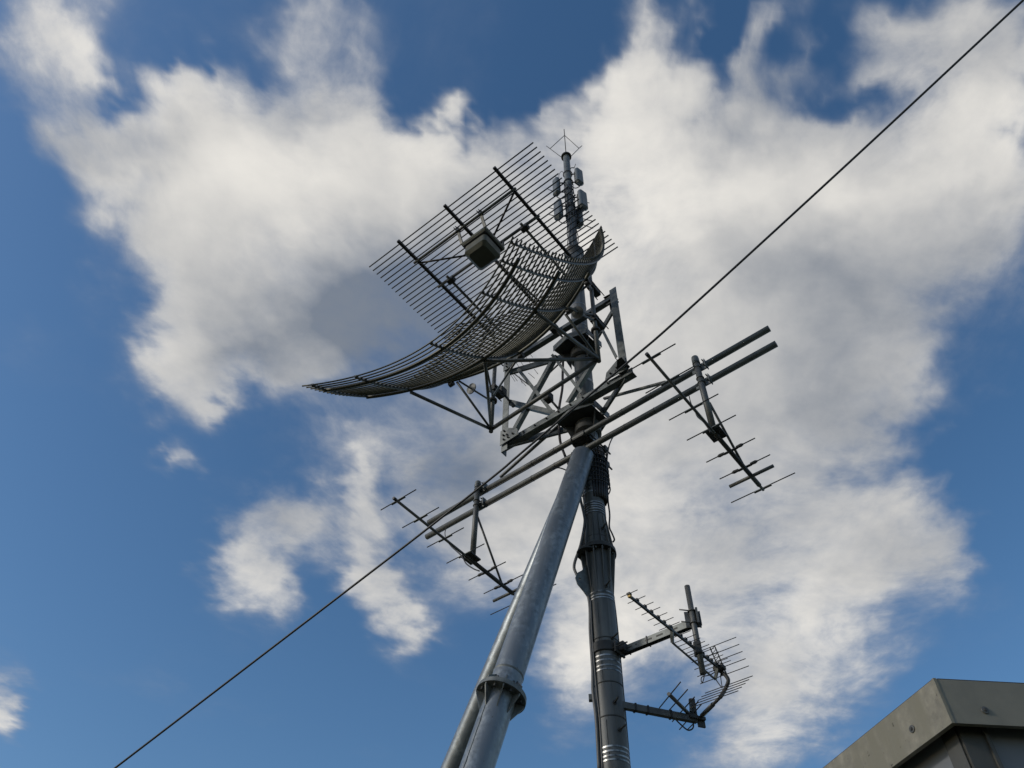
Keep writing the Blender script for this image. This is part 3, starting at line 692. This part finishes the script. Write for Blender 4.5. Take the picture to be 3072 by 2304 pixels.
# ---------------------------------------------------------------- big yagis on hanging pipes
def yagi(side, ptop, pbot, b0, b1_, boomz, els, thick, label, brace_px):
    # vertical pipe clamped in front of both arms
    base = M - B * .36
    top = on_v(*ptop, base, A); a_ = (top - M).dot(A); pb = on_v(*pbot, base, A)
    t = thing('mounting_pipe', label[0], 'mounting pipe', Vector((top.x, top.y, pb.z)), 'vertical pipes hanging from the cross arms')
    bot = Vector((top.x, top.y, pb.z)); MB().tube(bot, top, .045, 16).build('pipe', PIPE, t)
    MB().lathe(top, Z, [(-.1, .047), (-.1, .054), (-.03, .054), (.02, .05), (.05, .02)], 16).build('end_cap', GALV2, t)
    for m in (um, lm):
        c = Vector((top.x, top.y, m.z)); b = MB().box(c + B * .06 - A * .07, A * .06, B * .008, Z * .075); b.box(c + B * .05 - A * .12, A * .006, B * .05, Z * .075); b.box(c + B * .06 + A * .08, A * .03, B * .006, Z * .06)
        for dz in (-.05, .05): b.hoop(c + Z * dz, Z, .05, .008, 20)
        for dz in (-.05, .05): b.bolt(c - A * .10 + Z * dz, B, .01, .05)
        b.build('pipe_clamp', GALV2, t)
    # the boom
    p0 = on_z(*b0, boomz); p1 = on_z(*b1_, boomz); d = (p1 - p0).normalized()
    y = thing('yagi_antenna', label[1], 'yagi antenna', p0.lerp(p1, .5), 'horizontal yagi antennas on the cross arms')
    MB().tube(p0, p1, .020, 12).build('boom', PIPE, y)
    ln = (p1 - p0).length
    MB().tube(p0.lerp(p1, .55), p1 - d * .12, .032, 12).build('boom_sleeve', DARK, y)
    MB().lathe(p0 - d * .02, d, [(0, .024), (.05, .024)], 12).build('boom_cap', CABLE, y)
    for (x, yy), hl, kind in els:
        c = on_z(x, yy, boomz); f = (c - p0).dot(d); c = p0 + d * f + Z * (.03 if kind != 'd' else -.01)
        if kind == 'd':
            MB().tube(c - A * hl, c + A * hl, thick, 12).build('dipole', PIPE, y)
        else:
            MB().tube(c - A * hl, c + A * hl, .0085, 6).build('element', BAR, y)
            MB().box(c - Z * .012, A * (.13 if kind == 'e' else .10), d * .018, Z * .006).build('element_saddle', GALV2 if kind == 'e' else DARK, y)
            if kind == 'f':
                o = MB()
                for s_ in (-1, 1): o.lathe(c + A * (.12 * s_), A * s_, [(-.03, .02), (.04, .024), (.07, .012)], 8)
                o.build('insulator', DARK, y)
    c = on_z(*brace_px[2], boomz); c = p0 + d * (c - p0).dot(d)
    MB().box(c - B * .0 + Z * .03, A * .10, d * .12, Z * .012).build('boom_bracket', DARK, y)
    # brace tube from pipe to boom
    q0 = on_v(*brace_px[0], base, A); q0 = Vector((top.x, top.y, q0.z)) ; q1_ = on_z(*brace_px[1], boomz); q1_ = p0 + d * (q1_ - p0).dot(d)
    MB().tube(q0 - A * .04, q1_ + Z * .02, .018, 10).build('stay_tube', PIPE, y)
    return p0, p1, d
zb1 = on_v(2140, 1288, M - B * .36, A).z; zb2 = on_v(1419, 1668, M - B * .36, A).z
print('boomz', zb1, zb2)
zb1 -= .05; zb2 -= .05
def E_(c, L_, k='e'): return (c, L_, k)
def hl(pa, pb, z): return (on_z(*pa, z) - on_z(*pb, z)).length / 2
R_el = [(((1879, 1121), (2024, 1038)), 'e'), (((1938, 1190), (2085, 1107)), 'x'), (((2006, 1268), (2152, 1187)), 'e'), (((2059, 1328), (2205, 1251)), 'e'), (((2117, 1395), (2261, 1320)), 'f'), (((2156, 1446), (2305, 1370)), 'f'), (((2188, 1515), (2381, 1427)), 'e')]
L_el = [(((1139, 1538), (1242, 1475)), 'e'), (((1204, 1591), (1311, 1528)), 'e'), (((1280, 1649), (1387, 1588)), 'e'), (((1341, 1697), (1449, 1635)), 'e'), (((1406, 1747), (1515, 1690)), 'f'), (((1453, 1788), (1567, 1727)), 'f'), (((1503, 1842), (1690, 1740)), 'e')]
def mk(lst, z): return [(((a[0] + b[0]) / 2, (a[1] + b[1]) / 2), hl(a, b, z), k) for (a, b), k in lst if k != 'x']
eR = mk(R_el, zb1) + [((2250, 1429), hl((2185, 1464), (2315, 1400), zb1), 'd')]
eR.append(((2012, 1143), hl((1938, 1190), (2085, 1107), zb1), 'e'))
eL = mk(L_el, zb2) + [((1536, 1775), hl((1484, 1802), (1590, 1750), zb2), 'd')]
yagi(1, (2085, 1076), (2142, 1292), (1942, 1064), (2290, 1470), zb1, eR, .024, ('vertical pipe clamped to the right end of the cross arms', 'right-hand yagi antenna of seven crossing elements hanging under the right pipe'), ((2128, 1208), (2236, 1404), (2150, 1305)))
yagi(-1, (1434, 1450), (1419, 1672), (1183, 1496), (1553, 1792), zb2, eL, .024, ('vertical pipe clamped to the left end of the cross arms', 'left-hand yagi antenna below the left pipe, its tail behind the thick leg'), ((1431, 1550), (1518, 1748), (1420, 1675)))
cab([(1339, 1583), (1335, 1597), (1336, 1610)], .007, 'short black lead dropping from the lower cross arm to the left yagi', CABLE, M - B * .3, A)
cab([(1342, 1620), (1352, 1637), (1385, 1668), (1398, 1690), (1420, 1706), (1438, 1713)], .010, 'black lead sagging under the left yagi boom', CABLE, M - B * .6, A)
cab([(2067, 1186), (2070, 1200), (2074, 1212)], .007, 'short black lead dropping from the lower cross arm to the right yagi', CABLE, M - B * .3, A)
cab([(2085, 1232), (2093, 1250), (2110, 1265), (2125, 1285), (2132, 1298)], .010, 'black lead sagging under the right yagi boom', CABLE, M - B * .5, A)

# ---------------------------------------------------------------- small yagi behind the frame
zs = 12.6
ys = thing('small_yagi_antenna', 'small thin yagi antenna seen behind the mounting frame under the dish', 'yagi antenna', on_v(1560, 1110, M + B * .6, A))
def bk(x, y): return on_v(x, y, M + B * .5, A)
MB().tube(bk(1508, 1095), bk(1600, 1165), .012, 8).build('boom', BAR, ys)
for (x0, y0, x1, y1) in ((1500, 1084, 1525, 1118), (1506, 1080, 1531, 1114), (1548, 1087, 1558, 1103), (1557, 1079, 1573, 1100), (1573, 1064, 1596, 1097), (1586, 1056, 1598, 1072), (1533, 1126, 1545, 1144), (1536, 1120, 1552, 1143), (1549, 1124, 1578, 1158), (1576, 1130, 1592, 1150), (1585, 1119, 1604, 1135), (1603, 1108, 1614, 1122), (1558, 1130, 1567, 1150), (1575, 1050, 1590, 1047)):
    MB().tube(bk(x0, y0), bk(x1, y1), .0055, 5).build('element', BAR, ys)
MB().tube(bk(1600, 1165), P(.25, .1, bk(1600, 1165).z - .2), .018, 8).build('holding_arm', DARK, ys)

# ---------------------------------------------------------------- lower right antennas
z7 = mh(1965) + .02
def lp(x, y): return (1840 + .2893 * x, 1740 + .2893 * y)
p0 = on_z(*lp(95, 745), z7); p1 = on_z(*lp(900, 420), z7)
ar = thing('perforated_bracket_arm', 'slotted steel bracket arm reaching right from the mast', 'bracket arm', p0)
d = (p1 - p0).normalized(); sx = d.cross(Z).normalized(); p0 = p0 - d * .1
b = MB().beam(p0, p1, .05, .008); b.beam(p0 + sx * .03, p1 + sx * .03, .008, .09); b.beam(p0 - sx * .03, p1 - sx * .03, .008, .09)
b.build('channel', GALV2, ar)
b = MB()
for f in (.18, .27, .42, .55, .72): 
    c = p0.lerp(p1, f); nn = sx if (CAM - c).dot(sx) > 0 else -sx; c = c + nn * .0355
    b = MB(); b.box(c, d * .045, nn * .0008, Z * .010) if f != .27 else b.lathe(c, nn, [(0, .01), (.001, .01)], 10)
    b.build('slot', DARK, ar)
b = MB()
for f in (.16, .40, .70): MB().beam(p0.lerp(p1, f) + Z * .052, p0.lerp(p1, f) - Z * .052, .09, .012, up=d).build('cable_wrap', CABLE, ar)
b = MB().lathe(M + Z * (z7 - .06), Z, [(0, R1 + .002), (.01, R1 + .02), (.13, R1 + .02), (.14, R1 + .002)], 36); b.box(M + d * (R1 + .05) + Z * z7, d * .06, sx * .035, Z * .055); b.box(M + d * (R1 + .03) + Z * (z7 - .02), d * .012, sx * .10, Z * .07)
for s_ in (-1, 1): b.tube(M + d * (R1 - .05) + sx * (.09 * s_) + Z * (z7 - .03), M + d * (R1 + .2) + sx * (.09 * s_) + Z * (z7 - .03), .010, 6)
b.build('mast_clamp', DARK, ar)
# upright pipe in a plate clamp
pc = p1 - d * .0; D2 = E
pt = on_v(*lp(765, 65), pc - N * .07, E); pb = on_v(*lp(915, 975), pc - N * .07, E); pb = Vector((pt.x, pt.y, pb.z))
up = thing('upright_pipe', 'short vertical grey pipe clamped to the end of the slotted bracket arm', 'pipe', pb)
MB().tube(pb, pt, .033, 16).build('pipe', PIPE, up)
c = Vector((pt.x, pt.y, z7)); b = MB().box(c + N * .045, E * .085, N * .006, Z * .105); b.box(c + N * .05 + E * .085, E * .006, N * .05, Z * .08); b.box(c + N * .0 + E * .05, E * .012, N * .05, Z * .10)
for dz in (-.08, .08): b.hoop(c + Z * dz, Z, .04, .010, 18); b.tube(c + Z * dz - E * .04 - N * .02, c + Z * dz - E * .14 + Z * .02 - N * .02, .008, 6)
b.build('clamp_plate', PIPE, up)
MB().lathe(c - Z * .36, Z, [(0, .034), (.0, .038), (.04, .038), (.04, .034)], 16).build('tape_ring', CABLE, up)
MB().bbox(pb + Z * .30 - E * .01, E * .042, N * .055, Z * .075, .012).build('boom_clamp', DARK, up)
# UHF antenna
zt_ = pb.z + .30; z6 = zt_
q0 = on_z(*lp(175, 172), z6); q1 = on_z(*lp(1110, 925), z6); d = (q1 - q0).normalized(); sx = d.cross(Z).normalized()
tv = thing('television_antenna', 'long many-element yagi with a corner reflector clamped to the short vertical pipe', 'television antenna', q0.lerp(q1, .6))
MB().beam(q0, q1, .024, .024).build('boom', PIPE, tv)
MB().box(q0 - d * .012, d * .014, sx * .016, Z * .016).build('end_plug', YEL, tv)
ln = (q1 - q0).length
xs = [(180, 158), (255, 222), (330, 290), (395, 345), (462, 403), (520, 455), (577, 505), (690, 595), (733, 638), (777, 675), (820, 712), (862, 745), (905, 785), (948, 825), (988, 858), (1030, 895), (1070, 915)]
for i, (x, y) in enumerate(xs):
    f = (on_z(*lp(x, y), z6) - q0).dot(d); c = q0 + d * f + Z * .028; h = .105 + .06 * i / 16
    MB().tube(c - A * h, c + A * h, .0045, 6).build('director', BAR, tv)
    MB().box(c - Z * .008, sx * .02, d * .02, Z * .012).build('director_clip', DARK, tv)
s0 = on_z(*lp(612, 650), z6 - .1); s1 = on_z(*lp(1055, 1030), z6 - .1)
MB().tube(s0, s1, .012, 8).build('under_boom', PIPE, tv)
for e, fr_ in ((s0, .44), (s1, .97)): MB().beam(e, q0.lerp(q1, fr_), .03, .03, up=sx).build('boom_bracket', GALV2, tv)
MB().bbox(q1 - d * .02 + Z * .0, A * .065, d * .04, Z * .028, .01).build('dipole_box', DARK, tv)
MB().hoop(q1 - d * .03 + Z * .03, Z, .055, .006, 20).build('folded_dipole', BAR, tv)
# reflector wings (planes through A, spreading up and down from the boom end)
w0 = q1 + d * .02
upw = on_v(*lp(1025, 690), w0 - d * .12, A); dnw = on_v(*lp(1110, 1215), w0 - d * .10, A)
r_t = on_v(*lp(1150, 985), w0, A); 
for j in range(5):
    f = j / 4; c = upw.lerp(r_t, f); h = .31
    MB().tube(c - A * h, c + A * h, .005, 6).build('reflector_bar', BAR, tv)
b = MB()
for s_ in (-.03, .03): b.tube(upw + A * s_, r_t + A * s_, .007, 6)
for j in range(8): c = upw.lerp(r_t, j / 8); c2 = upw.lerp(r_t, (j + .8) / 8); b.tube(c - A * .03, c2 + A * .03, .004, 5)
b.build('reflector_spine', DARK, tv)
r_b = on_v(*lp(1195, 1085), w0 + d * .02, A)
for j in range(5):
    f = j / 4; c = r_b.lerp(dnw, f); h = .30
    MB().tube(c - A * h + A * .02 * j, c + A * h + A * .02 * j, .005, 6).build('reflector_bar', BAR, tv)
MB().path(smooth([on_v(*lp(1065, 925), w0, A), on_v(*lp(1130, 960), w0, A), on_v(*lp(1180, 1010), w0, A), on_v(*lp(1190, 1060), w0, A), on_v(*lp(1150, 1150), w0, A), dnw], 5), .022, 10).build('reflector_spine', DARK, tv)
cab([lp(945, 960), lp(940, 1010), lp(925, 1060), lp(912, 1050), lp(920, 1005), lp(1000, 985), lp(1060, 950)], .006, 'small black cable loop under the end of the short vertical pipe', CABLE, w0, A)
cab([lp(1065, 1035), lp(1100, 1085), lp(1128, 1120)], .006, 'thin black lead under the corner reflector', CABLE, w0, A)
cab([lp(1110, 980), lp(1120, 1060), lp(1130, 1115)], .005, 'second thin black lead beside the curved reflector spine', CABLE, w0, A)
# lower arm, its little yagi and the slanting link up to the corner reflector
z5 = mh(2125)
p0 = on_z(*lp(60, 1295), z5); p1 = on_z(*lp(860, 1450), z5 + .02)
la = thing('lower_bracket_arm', 'plain dark lower bracket arm sloping right from the mast', 'bracket arm', p0)
MB().beam(p0, p1, .055, .075).build('bar', PIPE, la)
dd = (p1 - p0).normalized(); b = MB().box(p1 + Z * .01, dd * .10, dd.cross(Z) * .05, Z * .018); b.box(p1 + dd * .06 - Z * .035, dd * .045, dd.cross(Z) * .012, Z * .045); b.tube(p1 + dd * .02 - Z * .05, p1 + dd * .02 + Z * .06, .012, 6); 
b.build('end_bracket', DARK, la)
b = MB()
for f in (.2, .36, .66): MB().beam(p0.lerp(p1, f) + Z * .045, p0.lerp(p1, f) - Z * .045, .07, .02, up=dd).build('cable_tie', CABLE, la)
cab([lp(640, 1440), lp(690, 1490), lp(760, 1550), lp(800, 1555), lp(828, 1530), lp(830, 1490)], .009, 'black cable loop hanging below the lower bracket arm', CABLE, p1, E)
MB_ = MB().tube(p1 + Z * .03, p1 + Z * .30, .034, 14); zt5 = p1.z
sy = thing('short_yagi_antenna', 'short yagi with steeply slanted elements on the end of the lower bracket arm', 'yagi antenna', p1 + Z * .03)
MB().bbox(on_v(*lp(828, 1345), p1, E), E * .036, N * .036, Z * .13, .01).build('dipole_box', DARK, sy)
b = MB()
for i in range(5): MB().box(on_v(*lp(800, 1290 + i * 17), p1 - N * .05, E), E * .012, N * .02, Z * .008).build('dipole_clip', GALV2, sy)
zy = p1.z + .05
e0 = on_z(*lp(573, 1180), zy); e1 = on_z(*lp(800, 1405), zy); MB().tube(e0, e1, .022, 10).build('boom', PIPE, sy)
for (x0, y0, x1, y1) in ((697, 1058, 478, 1326), (770, 1135, 555, 1378), (842, 1213, 612, 1468), (878, 1258, 850, 1300), (912, 1290, 686, 1550), (832, 1488, 765, 1556)):
    MB().tube(on_z(*lp(x0, y0), zy + .02), on_z(*lp(x1, y1), zy + .02), .0075, 6).build('element', BAR, sy)
q = [on_v(*lp(900, 1425), p1, E), on_v(*lp(1000, 1310), w0.lerp(p1, .4), A), dnw]
lk = thing('slanting_link_bar', 'dark slanting bar linking the lower bracket arm to the corner reflector', 'bar', q[0])
MB().tube(q[0], q[2], .018, 10).build('bar', DARK, lk)
MB().tube(q[0].lerp(q[2], .1), q[0].lerp(q[2], .65), .026, 10).build('sleeve', PIPE, lk)

# ---------------------------------------------------------------- overhead black cable
ca = on_z(345, 2304, 5.2); cb = on_z(3062, 8, 9.2)
print('ovh', ca, cb)
dv = (cb - ca); dv.z = 0; dv.normalize()
pts = [(345, 2304), (732, 2008), (1120, 1711), (1290, 1580), (1491, 1421), (1565, 1358), (1880, 1090), (2042, 950), (2550, 485), (3062, 8)]
q = [on_v(x, y, ca, dv) for x, y in pts]
for v in q: print('  ', round((v - ca).dot(dv), 2), round(v.z, 2))
ext0 = q[0] + (q[0] - q[1]).normalized() * 12; ext1 = q[-1] + (q[-1] - q[-2]).normalized() * 10
o = MB().path([ext0] + smooth(q, 5) + [ext1], .0105, 8).build('overhead_cable', CABLE)
tag(o, 'single black overhead cable crossing diagonally from lower left to upper right corner', 'cable')

# ---------------------------------------------------------------- shed corner at lower right
r = ray(2800, 2036); rc = R.transposed() @ r; K = CAM + r * (4.2 / -rc.z)
zt0 = K.z
l_ = on_z(2472, 2302, zt0); r_ = on_z(3072, 2050, zt0)
dl = (l_ - K); dl.z = 0; dl.normalize(); dr = (r_ - K); dr.z = 0; dr.normalize()
Kb = on_v(2855, 2169.5, K, dl); fh = zt0 - Kb.z; print('shed', K, dl, dr, dl.dot(dr), fh)
Pl = K + dl * 5; Pr = K + dr * 5
shed = thing('metal_shed', 'grey metal shed corner with weathered fascia in the lower right corner', 'shed', Vector((K.x, K.y, 0)))
nl = Vector((dl.y, -dl.x, 0)); nl = nl if nl.dot(dr) > 0 else -nl     # inward normals
nr = Vector((dr.y, -dr.x, 0)); nr = nr if nr.dot(dl) > 0 else -nr
t_ = .03
b = MB().box(K + dl * 2.5 + nl * t_ / 2 - Z * fh / 2, dl * 2.5, nl * (t_ / 2), Z * (fh / 2)); b.build('side_fascia', FASC, shed, label='streaky lighter fascia board running down to the left')
b = MB().box(K + dr * 2.5 + nr * t_ / 2 + nl * .0 - Z * (fh / 2) , dr * 2.5, nr * (t_ / 2 - .001), Z * (fh / 2 - .001)); FAS2 = mat('smooth_fascia_metal', (.19, .18, .145), .55, .05, .14, 5, .06, spots=(13, (.10, .09, .07), .71))
b.build('front_fascia', FAS2, shed, label='smooth darker fascia board running right')
EDGE = mat('rusty_sheet_edge', (.06, .045, .035), .7, 0, .4, 12)
MB().beam(K + dl * 5 + Z * .002 + nl * .012, K + Z * .002 + nl * .012, .022, .003).build('sheet_edge', EDGE, shed)
MB().beam(K + Z * .002 + nr * .012 + dr * .022, K + dr * 5 + Z * .002 + nr * .012, .022, .003).build('sheet_edge', EDGE, shed)
MB().box(K - Z * fh / 2 - nl * .002 - nr * .002 + (dl + dr) * .007, dl * .008, dr * .008, Z * (fh / 2 + .002)).build('corner_trim', FASC, shed)
ins = .13
Wk = K + dl * ins + dr * ins
MB().plate([K + Z * -.05 + dl * .03 + dr * .03, K + dl * 4.98 - Z * .05 + dr * .03, K + dl * 4.98 + dr * 4.98 - Z * .05, K + dr * 4.98 - Z * .05 + dl * .03], Z, .02).build('roof_sheet', WALL, shed)
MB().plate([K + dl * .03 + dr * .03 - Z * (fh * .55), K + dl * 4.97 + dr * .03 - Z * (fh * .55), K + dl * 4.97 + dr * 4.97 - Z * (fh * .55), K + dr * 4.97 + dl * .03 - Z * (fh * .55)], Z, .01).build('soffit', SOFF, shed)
zt1 = zt0 - fh * .56
b = MB().plate([Wk + Z * (zt1 - Wk.z), Wk + dl * 4.6 + Z * (zt1 - Wk.z), Wk + dl * 4.6 - Z * Wk.z, Wk - Z * Wk.z], nl, .03); b.build('side_wall', WALL, shed)
b = MB().plate([Wk + Z * (zt1 - Wk.z) + dr * .02, Wk + dr * 4.6 + Z * (zt1 - Wk.z), Wk + dr * 4.6 - Z * Wk.z, Wk + dr * .02 - Z * Wk.z], nr, .03); b.build('front_wall', WALL, shed)
TR = mat('wall_trim_metal', (.06, .06, .055), .5, .2, .15, 6)
b = MB().beam(Vector((Wk.x, Wk.y, 0)) - nl * .02 + dl * .04, Vector((Wk.x, Wk.y, zt1)) - nl * .02 + dl * .04, .10, .03, up=nl); b.beam(Vector((Wk.x, Wk.y, 0)) - nr * .02 + dr * .045, Vector((Wk.x, Wk.y, zt1)) - nr * .02 + dr * .045, .13, .03, up=nr)
b.beam(Vector((Wk.x, Wk.y, 0)) - nr * .035 + dr * .11, Vector((Wk.x, Wk.y, zt1)) - nr * .035 + dr * .11, .02, .03, up=nr)
b.build('corner_post', TR, shed)
for (x, y), D_, nn in (((2737, 2187), dl, nl), ((2955, 2131), dr, nr)):
    c = on_v(x, y, K, D_) - nn * .002
    s_ = MB().lathe(c, -nn, [(0, .0205), (.003, .019), (.004, .012)], 20).build('washer', PIPE, shed)
    MB().lathe(c - nn * .004, -nn, [(0, .010), (.006, .009)], 6).build('screw_head', DARK, s_)
    s_.name = 'fixing_screw'
